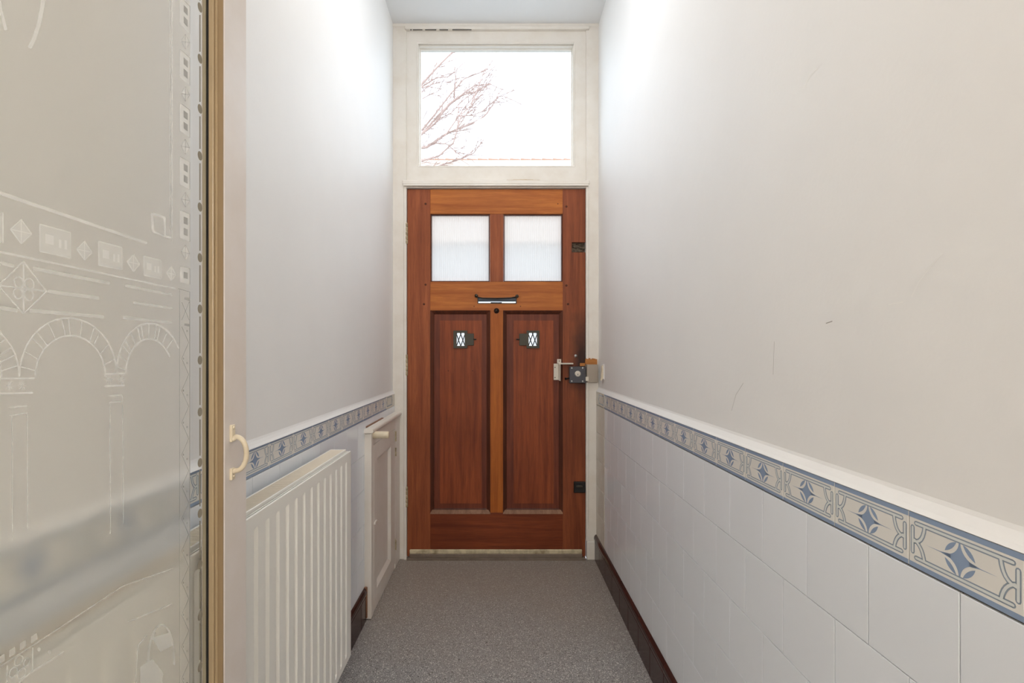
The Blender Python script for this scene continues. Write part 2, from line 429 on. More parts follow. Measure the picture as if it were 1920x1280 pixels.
PR = {}
def place_tiles(side):
    s = 1 if side == 'right' else -1
    W = wr if s > 0 else wl
    xb = (XR + 0.0065) if s > 0 else (XL - 0.0065); rz = PI if s > 0 else 0
    dz = 0 if s > 0 else -0.005
    zb0, zb1 = (0.8885, 0.963) if s > 0 else (0.8820, 0.949)
    hb = zb1 - zb0
    prints = border_prints(hb)
    for pm, mm in zip(prints, ('border_outline', 'border_pale', 'border_blue')): pm.materials.append(M[mm])
    ytop = YF - 0.002
    def put(name, y0, y1, z0, z1, m):
        y0 = max(y0, 0.035); y1 = min(y1, ytop)
        if y1 - y0 < 0.012: return None
        return link(name, tile_mesh(name, y1 - y0, z1 - z0, m), None, W, None, (xb, (y0+y1)/2, z0), rz)
    ph = 0.0813; P = 0.15
    for k in range(0, 20):
        y0 = ph + (k-1)*P; y1 = y0 + P
        last = y0 > 2.55
        t = put('border_tile', y0, y1, zb0, zb1, M['border'])
        if t and last: t.data = tile_mesh('border_tile', P, hb, M['tile_cream'])
        if t and y1 <= ytop and y0 > 0.035:
            for pm in (prints[:1] if last else prints):
                c = bpy.data.objects.new(pm.name, pm); C.objects.link(c); c.parent = t
    # rows of plain tiles
    rows = [(0.7350, 0.8865), (0.5845, 0.7350), (0.4340, 0.5845), (0.2835, 0.4340), (0.1470, 0.2835)]
    for r, (z0, z1) in enumerate(rows):
        off = (ph + 0.075 if r % 2 == 0 else ph) - (0.0 if s > 0 else 0.012)
        for k in range(0, 20):
            y0 = off + (k-1)*P; y1 = y0 + P
            if s < 0 and y0 > 2.20: continue                     # behind the cupboard
            if y0 < 2.62 < y1 and s > 0:                          # overpainted strip next to the frame
                put('wall_tile', y0, 2.62, z0 + dz, z1 + dz, M['tile']); put('wall_tile', 2.6205, y1, z0 + dz, z1 + dz, M['tile_cream'])
            else:
                put('wall_tile', y0, y1, z0 + dz, z1 + dz, M['tile_cream'] if y0 > 2.6 else M['tile'])
        if s < 0 and r == 0:      # the strip of tiles above the cupboard
            for k in range(0, 6): put('wall_tile', 2.2 + k*P, 2.2 + (k+1)*P, 0.845, z1 + dz, M['tile'])
place_tiles('right'); place_tiles('left')
wall_mark([(1507, 166), (1516, 148), (1528, 132), (1539, 124)], 0.0016, M['scratch'])
wall_mark([(1710, 556), (1722, 530), (1745, 500), (1768, 474)], 0.0008, M['scratch'])
wall_mark([(1666, 571), (1694, 566)], 0.0008, M['scratch'])
wall_mark([(1549, 606), (1561, 602)], 0.0016, M['scuff'])
wall_mark([(1450, 702), (1452, 640)], 0.0008, M['scuff'])
wall_mark([(1372, 770), (1380, 740), (1394, 718)], 0.0009, M['scuff'])

def skirting(side):
    s = 1 if side == 'right' else -1
    X = XR if s > 0 else XL
    y1 = YF - 0.003 if s > 0 else 2.195
    base = MB().box(X + s*0.004, X - s*0.005, 0.035, y1, 0, 0.143).obj('baseboard_' + side, M['skirt_grout'])
    tag(base, 'dark brown glazed tile skirting along the right wall' if s > 0 else 'dark brown tile skirting between the radiator and cupboard', 'baseboard', kind='structure')
    k = 0; y = 0.01
    cap = [(0.0, 0.112), (0.010, 0.112), (0.0135, 0.118), (0.0145, 0.127), (0.012, 0.137), (0.007, 0.144), (0.0, 0.147)]
    while y < y1 - 0.01:
        a, b = max(y, 0.036), min(y + 0.15, y1)
        link('skirting_tile', tile_mesh('skirting_tile', b - a, 0.1105, M['skirt'], 0.0065, 0.0009, 0.0014), None, base, None, (X - s*0.003, (a+b)/2, 0.0), PI if s > 0 else 0)
        c = MB().prism(cap, lambda p, q: (X - s*(p - 0.001), a + 0.0012, q), lambda p, q: (X - s*(p - 0.001), b - 0.0012, q)).obj('skirting_cap', M['skirt'], base)
        y += 0.15
skirting('right'); skirting('left')

# ------------------------------------------------------------------ front door frame
fr = thing('trim_1', (0, YF, 0), 'cream painted wooden frame around the front door and transom', 'door frame', kind='structure')
YD = YF + 0.008
Xi0, _ = px(763.5, 0, YD); Xi1, _ = px(1097.5, 0, YD)
_, Zt = px(0, 353.5, YD)
pl = MB(); pl.bbox(UL - 0.03, Xi0 - 0.003, YF, YF + 0.12, 0, ZC, 0.004)
a, _ = px(757, 0, YF); pl.bbox(a, Xi0 - 0.002, YF - 0.004, YF + 0.02, 0.0, Zt + 0.01, 0.003)
pl.obj('post', M['frame'], fr)
pr = MB(); pr.bbox(Xi1 + 0.003, UR + 0.03, YF, YF + 0.12, 0.105, ZC, 0.004)
a, _ = px(1104, 0, YF); pr.bbox(Xi1 + 0.002, a, YF - 0.004, YF + 0.02, 0.175, Zt + 0.01, 0.003)
pr.obj('post', M['frame'], fr)
MB().bbox(Xi1 + 0.006, XR - 0.001, YF - 0.007, YF + 0.10, 0, 0.107, 0.006, 2).obj('plinth_block', M['frame'], fr)
_, zh0 = px(0, 56, YF)
hd = MB(); hd.bbox(UL - 0.02, UR + 0.02, YF - 0.006, YF + 0.1, zh0 + 0.012, ZC + 0.01, 0.006)
hd.bbox(Xi0 - 0.01, Xi1 + 0.02, YF - 0.014, YF + 0.1, zh0 - 0.002, zh0 + 0.016, 0.004)
hd.obj('head', M['frame'], fr)
for (a, b) in ((769, 772), (774, 792), (797, 818), (824, 840), (848, 884)):
    xa, zz = px(a, 55.6, YF - 0.015); xb_, _ = px(b, 55.6, YF - 0.015)
    MB().box(xa, xb_, YF - 0.0155, YF - 0.012, zz - 0.0014, zz + 0.0012).obj('paint_crack', M['dark_gap'], fr)
# transom bar with its little mouldings
_, za = px(0, 338, YF); _, zb_ = px(0, 346, YF); _, zc_ = px(0, 350, YF)
xa, _ = px(755, 0, YF); xb_, _ = px(1105, 0, YF)
tb = MB(); tb.bbox(Xi0 - 0.01, Xi1 + 0.01, YF + 0.002, YF + 0.12, Zt + 0.004, za + 0.002, 0.003)
tb.obj('transom_bar', M['frame'], fr)
MB().bbox(xa, xb_, YF - 0.012, YF + 0.03, zb_, za - 0.001, 0.005, 2).obj('moulding', M['frame'], fr)
MB().bbox(xa + 0.006, xb_ - 0.006, YF - 0.018, YF + 0.03, zc_, zb_ - 0.001, 0.003, 2).obj('moulding', M['frame'], fr)
MB().bbox(Xi0 - 0.004, Xi1 + 0.004, YF - 0.006, YF + 0.03, Zt + 0.001, zc_ - 0.001, 0.003).obj('moulding', M['frame'], fr)

xs0, zs = px(925, 338.5, YF); xs1, _ = px(1100, 338.5, YF)
st_ = MB()
for i in range(14):
    a = xs0 + (xs1 - xs0)*i/14; hgt = 0.0015 + 0.006*math.sin(PI*min(1, (i + 0.5)/9))**2*(1 if i < 9 else 0.3)
    st_.box(a, a + (xs1 - xs0)/14, YF + 0.0012, YF + 0.0022, zs - 0.003, zs + hgt)
st_.obj('water_stain', M['stain'], fr, 'brown water stain above the door moulding')
# lock keep, raw wood block and weather strips fixed to the frame
x0, z1 = px(1100, 683, YF - 0.02); x1, z0 = px(1120.5, 717, YF - 0.02)
kp = MB().bbox(x0, x1, YF - 0.028, YF, z0, z1, 0.002).obj('lock_keep', M['keepgrey'], fr, 'grey metal box keep')
x0, z1 = px(1098, 706, YF - 0.03); x1, z0 = px(1103.5, 714, YF - 0.03)
MB().bbox(x0, x1, YF - 0.033, YF - 0.026, z0, z1, 0.001).obj('latch_tongue', M['plate'], kp)
x0, z1 = px(1097.5, 672, YF - 0.01); x1, z0 = px(1119.5, 683, YF - 0.01)
wbm = MB(); n = 7
for i in range(n):
    a = x0 + (x1-x0)*i/n; b = x0 + (x1-x0)*(i+1)/n
    wbm.box(a, b, YF - 0.012, YF + 0.002, z0, z1 + random.uniform(-0.004, 0.006))
wbm.obj('wood_patch', M['rawwood'], fr, 'raw splintered orange wood patch above the lock')
MB().bbox(Xi0, Xi1, YF - 0.012, YF + 0.12, -0.01, 0.014, 0.003).obj('threshold', M['sill'], fr)

# ------------------------------------------------------------------ transom window
wn = thing('window_1', (0, YF + 0.01, 2.1), 'fixed transom window above the wooden front door, bare tree behind', 'window', kind='structure')
YS = YF + 0.010
def rect(x0, x1, y0, y1, Y):
    a, d = px(x0, y0, Y); b, c = px(x1, y1, Y); return a, b, c, d       # x0,x1,z0,z1
ox0, ox1, oz0, oz1 = rect(761, 1103, 57, 337, YS)
hx0, hx1, hz0, hz1 = rect(783, 1077, 80, 311.5, YS)
sm = MB(); sm.frame(ox0, ox1, oz0 - 0.003, oz1 + 0.006, hx0, hx1, hz0, hz1, YS, YS + 0.09)
sm.ramp(hx0 - 0.004, hx1 + 0.004, hz0 - 0.004, hz1 + 0.004, 0.008, YS - 0.0015, YS + 0.004)
sm.obj('sash', M['frame'], wn)
bd = MB(); bd.frame(hx0, hx1, hz0, hz1, hx0 + 0.006, hx1 - 0.006, hz0 + 0.004, hz1 - 0.008, YS + 0.02, YS + 0.055)
bd.frame(hx0, hx1, hz0, hz1, hx0 + 0.011, hx1 - 0.011, hz0 + 0.006, hz1 - 0.013, YS + 0.045, YS + 0.07)
bd.obj('glazing_bead', M['frame'], wn)
MB().box(hx0 + 0.004, hx1 - 0.004, YS + 0.058, YS + 0.062, hz0 + 0.002, hz1 - 0.004).obj('pane', M['glass'], wn)

# ------------------------------------------------------------------ front door
dr = thing('door_1', (0, YD, 0), 'orange brown stained wooden front door with two fluted glass panes', 'door', kind='structure')
DT = 0.044
def DR(x0, x1, y0, y1): return rect(x0, x1, y0, y1, YD)
dx0, dx1, dz0, dz1 = DR(763.5, 1097.5, 354.5, 1030)
dz0 = 0.016
sl = DR(763.5, 807, 354.5, 1030); sr = DR(1055, 1097.5, 354.5, 1030)
MB().bbox(dx0, sl[1], YD, YD + DT, dz0, dz1, 0.0015).obj('stile', M['wood_v'], dr)
mh = DR(1072, 1096.5, 454, 473); lh = DR(1075.5, 1097, 902, 923)
st = MB()
st.box(sr[0], mh[0], YD, YD + DT, dz0, dz1); st.box(mh[0], dx1, YD, YD + DT, mh[3], dz1)
st.box(mh[0], dx1, YD, YD + DT, dz0, mh[2]); st.box(mh[0], dx1, YD + 0.018, YD + DT, mh[2], mh[3])
st.obj('stile', M['wood_stile'], dr)
ho = MB(); random.seed(3)
for i in range(9):
    a = random.uniform(mh[0], dx1 - 0.03); zz = random.uniform(mh[2], mh[3] - 0.008)
    ho.bbox(a, a + random.uniform(0.015, 0.035), YD + random.uniform(0.003, 0.012), YD + 0.0185, zz, zz + random.uniform(0.004, 0.012), 0.002)
ho.box(mh[0], dx1, YD + 0.0165, YD + 0.0185, mh[2], mh[3])
ho.obj('broken_mortise', M['hole'], dr, 'rough splintered recess of a removed lock')
r = DR(807, 1055, 354.5, 401); MB().bbox(r[0], r[1], YD, YD + DT, r[2], dz1, 0.0012).obj('top_rail', M['wood_h'], dr)
r = DR(918.5, 944, 401, 528); MB().bbox(r[0], r[1], YD, YD + DT, r[2], r[3], 0.0012).obj('muntin', M['wood_v'], dr)
lr = DR(807, 1055, 528, 582); lt = DR(896, 968, 559, 568.5)
MB().frame(lr[0], lr[1], lr[2], lr[3], lt[0], lt[1], lt[2], lt[3], YD, YD + DT).obj('lock_rail', M['wood_h'], dr)
r = DR(919, 943.5, 582, 961); MB().bbox(r[0], r[1], YD, YD + DT, r[2], r[3], 0.0012).obj('mullion', M['wood_m'], dr)
r = DR(807, 1055, 961, 1030); MB().bbox(r[0], r[1], YD, YD + DT, dz0, r[3], 0.0012).obj('bottom_rail', M['wood_low'], dr)
peeps = [((855.5, 871.5, 623.5, 648.5), (850, 876, 619.5, 652.5), (874, 888.5, 625, 647.5), (888, 893.5), 1),
         ((991, 1007.5, 623.5, 648.5), (987.5, 1011.5, 619.5, 652.5), (973.5, 990, 625, 647.5), (974, 967.5), -1)]
for i, (xa, xb_) in enumerate(((807, 919), (943.5, 1055))):
    hole = DR(*peeps[i][0])
    r = DR(xa, xb_, 582, 961)
    p = MB(); p.frame(r[0], r[1], r[2], r[3], hole[0], hole[1], hole[2], hole[3], YD + 0.013, YD + 0.036)
    pa = p.obj('panel', M['wood_pm'], dr)
    q = DR(xa + (17.5 if i == 0 else 19.5), xb_ - (16 if i == 0 else 17), 600.5, 944.5)
    f = MB(); f.frame(q[0], q[1], q[2], q[3], hole[0], hole[1], hole[2], hole[3], YD + 0.0095, YD + 0.014)
    f.obj('raised_field', M['wood_p'], pa)
    m = MB(); m.ramp(r[0] - 0.001, r[1] + 0.001, r[2], r[3] + 0.001, 0.007, YD - 0.0015, YD + 0.002)
    m.ramp(r[0] + 0.006, r[1] - 0.006, r[2] + 0.007, r[3] - 0.006, 0.006, YD + 0.002, YD + 0.006)
    m.ramp(r[0] + 0.012, r[1] - 0.012, r[2] + 0.013, r[3] - 0.012, 0.010, YD + 0.006, YD + 0.014)
    m.obj('panel_moulding', M['wood_mould'], pa)
    s_ = DR(xa - 0.5, xb_ + 0.5, 957, 963)
    MB().prism([(YD - 0.004, s_[2]), (YD + 0.012, s_[2]), (YD + 0.012, s_[3] + 0.004), (YD + 0.004, s_[3] + 0.002)],
        lambda a, b: (s_[0] + (0.006 if b > s_[2] + .004 else 0), a, b), lambda a, b: (s_[1] - (0.006 if b > s_[2] + .004 else 0), a, b)).obj('ledge', M['brownwood'], pa)
# fluted panes
for (xa, xb_) in ((807.5, 918), (944.5, 1054.5)):
    r = DR(xa, xb_, 401.5, 527.5)
    n = 27; prof = []; N = n*8
    for i in range(N + 1):
        t = i/N; prof.append((r[0] + (r[1]-r[0])*t, YD + 0.020 + 0.0016*abs(math.cos(PI*n*t))))
    g = MB(); v = []
    for (a, b) in prof: v += [(a, b, r[2]), (a, b, r[3])]
    g.add(v, [(2*i, 2*i+2, 2*i+3, 2*i+1) for i in range(N)], True)
    gp = g.obj('fluted_pane', M['fluted'], dr, 'white fluted translucent glass')
    b = MB(); b.frame(r[0] - 0.001, r[1] + 0.001, r[2] - 0.001, r[3] + 0.001, r[0] + 0.005, r[1] - 0.005, r[2] + 0.004, r[3] - 0.005, YD + 0.006, YD + 0.019)
    b.obj('glazing_bead', M['wood_mould'], gp)
# pegs
for (a, b) in ((798, 382), (1046, 382), (1062, 387), (798, 533.5), (1062, 535), (795, 570), (1065, 570), (889, 574), (976, 574), (840, 695), (886, 695)):
    X, Z = px(a, b, YD); small = b in (574, 695, 382) and a in (889, 976, 840, 886, 1046)
    MB().lathe((X, YD + 0.012 if b == 695 else YD + 0.002, Z), (0, -1, 0), [(0, 0.003 if small else 0.0065), (0.003, 0.003 if small else 0.0062), (0.0036, 0.002)], 10).obj('wooden_peg', M['wood_mould'], dr)
# letter slot
lw = MB(); lw.frame(lt[0] - 0.002, lt[1] + 0.002, lt[2] - 0.002, lt[3] + 0.002, lt[0] + 0.002, lt[1] - 0.002, lt[2] + 0.002, lt[3] - 0.002, YD - 0.002, YD + 0.03)
ls = lw.obj('letter_slot', M['iron'], dr)
MB().add([(lt[0], YD + 0.030, lt[3]), (lt[1], YD + 0.030, lt[3]), (lt[1], YD + 0.060, lt[2] + 0.016), (lt[0], YD + 0.060, lt[2] + 0.016),
          (lt[0], YD + 0.033, lt[3]), (lt[1], YD + 0.033, lt[3]), (lt[1], YD + 0.063, lt[2] + 0.016), (lt[0], YD + 0.063, lt[2] + 0.016)],
         [(0,1,2,3),(4,5,6,7),(0,1,5,4),(1,2,6,5),(2,3,7,6),(3,0,4,7)]).obj('flap', M['iron'], ls)
xm0, xm1 = px(920, 0, YD)[0], px(941, 0, YD)[0]
MB().box(xm0, xm1, YD + 0.01, YD + 0.03, lt[2], lt[2] + 0.008).obj('catch', M['iron'], ls)
MB().box(lt[0], lt[1], YD + 0.036, YD + 0.040, lt[2], lt[2] + 0.008).obj('outer_lip', M['steel'], ls)
rod = [px(*p, YD - 0.012) for p in ((893, 554), (896.5, 557.5), (905, 559), (931, 559.5), (958, 558.5), (965, 557), (969.5, 555))]
MB().tube([(a, YD - 0.010, b) for a, b in rod], 0.0042, 8).obj('rod', M['iron'], ls)
for a, b in (rod[0], rod[-1]):
    MB().lathe((a, YD, b), (0, -1, 0), [(0, 0.010), (0.004, 0.010), (0.006, 0.006), (0.012, 0.006), (0.016, 0.009), (0.020, 0.006), (0.022, 0.001)], 12).obj('rod_stud', M['bronze'], ls)
X, Z = px(931, 582.5, YD)
MB().lathe((X, YD, Z), (0, -1, 0), [(0, 0.0155), (0.003, 0.015), (0.004, 0.011), (0.010, 0.010), (0.016, 0.007), (0.018, 0.001)], 14).obj('knob', M['iron'], dr)
X, Z = px(1079.5, 667, YD)
MB().lathe((X, YD, Z), (0, -1, 0), [(0, 0.0095), (0.003, 0.009), (0.005, 0.004), (0.008, 0.002)], 14).obj('key_rosette', M['steel'], dr)
# spy holes
for hole, fo, sd, kn, sg in peeps:
    h = DR(*hole); f = DR(*fo); s_ = DR(*sd); yb = YD + 0.0095
    ph_ = MB(); ph_.frame(f[0], f[1], f[2], f[3], h[0] + 0.001, h[1] - 0.001, h[2] + 0.001, h[3] - 0.001, yb - 0.009, yb)
    po = ph_.obj('spy_hole', M['bronze'], dr, 'bronze spy hole frame with diamond lattice')
    sp_ = MB().bbox(s_[0], s_[1], yb - 0.007, yb - 0.0005, s_[2], s_[3], 0.0012).obj('slide_cover', M['bronze'], po)
    ka, kz = px(kn[0], 636, yb); kb, _ = px(kn[1], 636, yb)
    MB().lathe((ka, yb - 0.004, kz), (sg, 0, 0), [(0, 0.006), (0.004, 0.003), (abs(kb-ka)*0.6, 0.0045), (abs(kb-ka), 0.0015)], 10).obj('slide_knob', M['iron'], po)
    la = MB(); ww, hh = h[1]-h[0], h[3]-h[2]
    for kx in range(-3, 5):                       # diagonal bars, clipped to the opening
        for d in (1, -1):
            pts = []
            for t in [i/40 for i in range(-40, 81)]:
                x = h[0] + ww*(kx + 1.0*t)/2; z = h[2] + hh*(t if d > 0 else 1 - t)*0.9 
                if h[0] <= x <= h[1] and h[2] <= z <= h[3]: pts.append((x, yb + 0.006, z))
            if len(pts) > 2: la.tube([pts[0], pts[-1]], 0.0025, 6)
    la.obj('lattice', M['iron'], po)
    MB().box(h[0], h[1], YD + 0.030, YD + 0.033, h[2], h[3]).obj('pane', M['glass_dusty'], po)
# hinges
for (ya, yb) in ((418, 458), (664, 704), (911, 950)):
    X, z1 = px(763.5, ya, YD); _, z0 = px(763.5, yb, YD)
    hi = MB().bbox(X - 0.012, X + 0.004, YD - 0.0035, YD + 0.002, z0 + 0.003, z1 - 0.003, 0.001).obj('hinge', M['hinge'], dr, 'overpainted butt hinge with worn knuckles')
    n = 5
    for i in range(n):
        a = z0 + (z1-z0)*i/n + 0.0012; b = z0 + (z1-z0)*(i+1)/n - 0.0012
        MB().lathe((X - 0.003, YD - 0.006, a), (0, 0, 1), [(0, 0.006), (0.001, 0.0072), (b-a-0.001, 0.0072), (b-a, 0.006)], 10).obj('knuckle', M['hinge'], hi)
# rim lock
l = rect(1067.5, 1098.5, 687, 718, YD - 0.03)
lk = MB().bbox(l[0], l[1], YD - 0.034, YD - 0.001, l[2], l[3], 0.0035, 2).obj('rim_lock', M['lockgrey'], dr, 'dark grey square rim lock with brass cylinder')
X, Z = px(1083.3, 700.5, YD - 0.034)
cy = MB().lathe((X, YD - 0.034, Z), (0, -1, 0), [(0, 0.0172), (0.003, 0.0168), (0.0045, 0.014), (0.005, 0.0135), (0.0042, 0.009)], 20).obj('lock_cylinder', M['plate'], lk)
MB().box(X - 0.0015, X + 0.0015, YD - 0.0395, YD - 0.037, Z - 0.008, Z + 0.001).obj('keyway', M['iron'], cy)
for (a, b) in ((1072, 689.7), (1092.6, 689.7), (1072, 714.5), (1092.6, 714.5)):
    X, Z = px(a, b, YD - 0.034); MB().lathe((X, YD - 0.034, Z), (0, -1, 0), [(0, 0.0052), (0.0015, 0.005), (0.0025, 0.003)], 10).obj('screw_head', M['steel'], lk)
lv = [px(*p, YD - 0.03) for p in ((1069, 708.5), (1064, 709.5), (1060, 710))]
MB().tube([(a, YD - 0.022 - 0.004*i, b) for i, (a, b) in enumerate(lv)], [0.0045, 0.0045, 0.008], 8).obj('snib_lever', M['iron'], lk)
# white metal finger bracket left of the lock
b0 = rect(1038, 1047, 681.5, 712, YD); br = MB().bbox(b0[0], b0[1], YD - 0.004, YD, b0[2], b0[3], 0.001)
br.add([(b0[1] - 0.002, YD, b0[3]), (b0[1] + 0.004, YD - 0.045, b0[3]), (b0[1] + 0.004, YD - 0.045, b0[2] - 0.004), (b0[1] - 0.002, YD, b0[2]),
        (b0[1] + 0.0005, YD, b0[3]), (b0[1] + 0.0065, YD - 0.045, b0[3]), (b0[1] + 0.0065, YD - 0.045, b0[2] - 0.004), (b0[1] + 0.0005, YD, b0[2])],
       [(0,1,2,3),(4,5,6,7),(0,1,5,4),(1,2,6,5),(2,3,7,6),(3,0,4,7)])
b1 = rect(1046, 1073, 680, 682.5, YD); br.box(b1[0], b1[1], YD - 0.040, YD, b1[2], b1[3])
b2 = rect(1044.5, 1052, 673, 681, YD); br.bbox(b2[0], b2[1], YD - 0.004, YD, b2[2], b2[3], 0.001)
bro = br.obj('bracket', M['plate'], dr, 'off-white angled metal finger bracket')
for (a, b) in ((1040.7, 688.5), (1040.7, 707.5), (1048.7, 676.5)):
    X, Z = px(a, b, YD - 0.004); MB().lathe((X, YD - 0.004, Z), (0, -1, 0), [(0, 0.0032), (0.001, 0.003), (0.0014, 0.0015)], 8).obj('screw_head', M['iron'], bro)
x0, x1, z0, z1 = DR(1087, 1096.5, 680.5, 686)
MB().bbox(x0, x1, YD - 0.008, YD, z0, z1, 0.001).obj('wood_packer', M['rawwood'], dr)
# old lower bolt plate
lo = MB().bbox(lh[0], lh[1], YD - 0.012, YD + 0.002, lh[2], lh[3], 0.004, 2).obj('lower_bolt', M['iron'], dr, 'black iron bolt case near the bottom')
MB().bbox(lh[0] + 0.012, lh[1] - 0.018, YD - 0.022, YD - 0.012, lh[2] + 0.034, lh[2] + 0.046, 0.003).obj('bolt_slide', M['bronze'], lo)
# weather strip
x0, x1, z0, z1 = rect(768, 1091.5, 1030, 1038, YD - 0.01)
MB().bbox(x0, x1, YD - 0.014, YD - 0.0005, z0, z1, 0.004, 2).obj('weather_strip', M['strip'], dr, 'dirty cream draught strip along the bottom')
MB().bbox(x0, x1, YD - 0.020, YD - 0.004, 0.014, z0 + 0.001, 0.002).obj('strip_lip', M['sill'], dr)

# ------------------------------------------------------------------ glazed inner door, standing open along the left wall
XA = -0.45; XG = -0.476
Y1, Y2 = 0.818, 0.893
YH = 0.06
gd = thing('door_2', (XA - 0.02, YH, 0), 'white inner door with etched frosted glass, standing open at left', 'door', kind='structure')
MB().bbox(-0.488, XA, Y1, Y2, 0.012, 2.10, 0.003, 2).obj('stile', M['doorwhite'], gd)
MB().bbox(-0.488, XA, YH, YH + 0.09, 0.012, 2.10, 0.003).obj('stile', M['doorwhite'], gd)
MB().bbox(-0.488, XA, YH + 0.09, Y1, 1.98, 2.10, 0.003).obj('top_rail', M['doorwhite'], gd)
MB().bbox(-0.488, XA, YH + 0.09, Y1, 0.012, 0.30, 0.003).obj('bottom_rail', M['doorwhite'], gd)
MB().bbox(XG + 0.013, XA - 0.001, Y1 - 0.0012, Y1 + 0.002, 0.30, 1.98, 0.0006).obj('rebate_face', M['tan'], gd, 'tan inner edge of the stile')  # this edge alone is a darker tan than the stile
b = MB()
b.bbox(XG + 0.0035, XG + 0.0125, Y1 - 0.006, Y1 + 0.0005, 0.30, 1.98, 0.002, 2)
b.bbox(XG + 0.0125, XG + 0.0165, Y1 - 0.003, Y1 + 0.0005, 0.30, 1.98, 0.001)
b.obj('glazing_bead', M['bead'], gd)
MB().bbox(XG - 0.0085, XG - 0.0025, Y1 - 0.002, Y1 + 0.0005, 0.30, 1.98, 0.002).obj('glazing_bead', M['bead_rear'], gd)
MB().box(XG - 0.002, XG + 0.0034, Y1 - 0.002, Y1, 0.30, 1.98).obj('putty_line', M['dark_gap'], gd)
YC = 444.1 / (VX - 356.5)         # frosting stops here, a clear margin follows
fg = MB().add([(XG, YH + 0.09, 0.30), (XG, YC, 0.30), (XG, YC, 1.98), (XG, YH + 0.09, 1.98)], [(0,1,2,3)]).obj('frosted_pane', M['frost'], gd, 'frosted glass etched with arches and diamonds')
cg = MB().add([(XG, YC, 0.30), (XG, Y1 - 0.002, 0.30), (XG, Y1 - 0.002, 1.98), (XG, YC, 1.98)], [(0,1,2,3)]).obj('clear_margin', M['glass'], gd, 'clear glass margin with dots and dashes')

def G(x, y, lift=0.0):
    "a point of the drawing on the glass plane"
    Yg = -XG * F / (VX - x); return (XG + lift, Yg, CH - (y - VY) * Yg / F)
class Art(MB):
    def poly(s, pts, lift=0.0006): return s.add([G(a, b, lift) for a, b in pts], [tuple(range(len(pts)))])
    def line(s, pts, wd, lift=0.0006, w2=None):
        n = len(pts); L = []; R = []
        for i, (a, b) in enumerate(pts):
            p, q = pts[max(i-1, 0)], pts[min(i+1, n-1)]
            t = Vector((q[0]-p[0], q[1]-p[1])); t.normalize()
            h = (wd + ((w2 or wd) - wd)*i/max(1, n-1))/2
            L.append(G(a - t.y*h, b + t.x*h, lift)); R.append(G(a + t.y*h, b - t.x*h, lift))
        return s.add(L + R, [(i, i+1, n+i+1, n+i) for i in range(n-1)])
    def ring(s, pts, wd, lift=0.0006): return s.line(list(pts) + [pts[0]], wd, lift)
def oval(cx, cy, rx, ry, n=14, skew=0.0):
    return [(cx + rx*math.cos(2*PI*k/n), cy + ry*math.sin(2*PI*k/n) + skew*rx*math.cos(2*PI*k/n)) for k in range(n)]

# band line, top left strokes
Art().line([(-6, 360), (275, 456)], 7, w2=4.5).obj('etched_line', M['etch'], fg)
Art().line([(80, -30), (79, 10), (72, 45), (62, 75), (54, 90)], 8).obj('etched_curve', M['etch'], fg)
Art().line([(-3, -10), (0, 18), (10, 56)], 6).obj('etched_curve', M['etch'], fg)
# diamonds and rectangles of the slanting row
for (cx, cy, hw, hh) in ((38, 434, 20, 23), (157, 470, 14.5, 18), (249, 493, 11.5, 16), (320, 513, 9, 13)):
    d = [(cx-hw, cy-0.22*hw), (cx, cy-hh), (cx+hw, cy+0.22*hw), (cx, cy+hh)]
    o = Art().poly(d).obj('etched_diamond', M['etch_soft'], fg)
    Art().ring(d, 2.6, 0.0009).line([d[0], d[2]], 1.5, 0.0009).line([d[1], d[3]], 1.5, 0.0009).obj('etched_outline', M['etch'], fg)
for q in ([(-8, 396), (4, 399), (4, 455), (-8, 452)], [(73, 420), (131, 436), (131, 484), (73, 471)], [(183, 452), (228, 464), (228, 506), (184, 497)], [(268, 480), (301, 488), (302, 523), (269, 516)]):
    Art().poly(q).obj('etched_rectangle', M['etch_soft'], fg)
    (ax, ay), (bx, by), (cx, cy), (dx, dy) = q
    lerp = lambda u, v: (ax + (bx-ax)*u, (ay + (by-ay)*u)*(1-v) + (dy + (cy-dy)*u)*v)
    a_ = Art().ring(q, 2.2, 0.0009)
    if ax > 0: a_.poly([lerp(.18,.3), lerp(.45,.3), lerp(.45,.65), lerp(.18,.65)], 0.0009).poly([lerp(.62,.38), lerp(.70,.38), lerp(.70,.7), lerp(.62,.7)], 0.0009).poly([lerp(.8,.35), lerp(.88,.35), lerp(.88,.7), lerp(.8,.7)], 0.0009)
    a_.obj('etched_outline', M['etch'], fg)
Art().line([(-6, 471), (328, 541)], 4, w2=2.5).obj('etched_line', M['etch'], fg)
for p, q, wd, w2 in (((-6, 491), (26, 499), 6, 6), ((60, 503), (205, 531), 7, 5), ((88, 546), (185, 559), 7, 6), ((-6, 576), (32, 582), 7, 7), ((55, 582), (194, 594), 7, 6),
                 ((233, 535), (322, 553), 5, 3), ((250, 567), (322, 578), 5, 3), ((230, 595), (322, 605), 6, 3)):
    Art().line([p, q], wd, w2=w2).obj('etched_bar', M['etch_soft'], fg)
bdm = [(43, 490), (86, 546), (43, 588), (-4, 535)]
big = Art().ring(bdm, 3).line([(43, 490), (43, 588)], 3).line([(-4, 535), (86, 546)], 2.5)
for (a, b) in ((34, 529), (54, 532), (33, 550), (53, 553)): big.ring(oval(a, b, 8.5, 10, 14, 0.15), 2.6)
big.obj('etched_lozenge', M['etch'], fg, 'large etched lozenge with a quatrefoil')
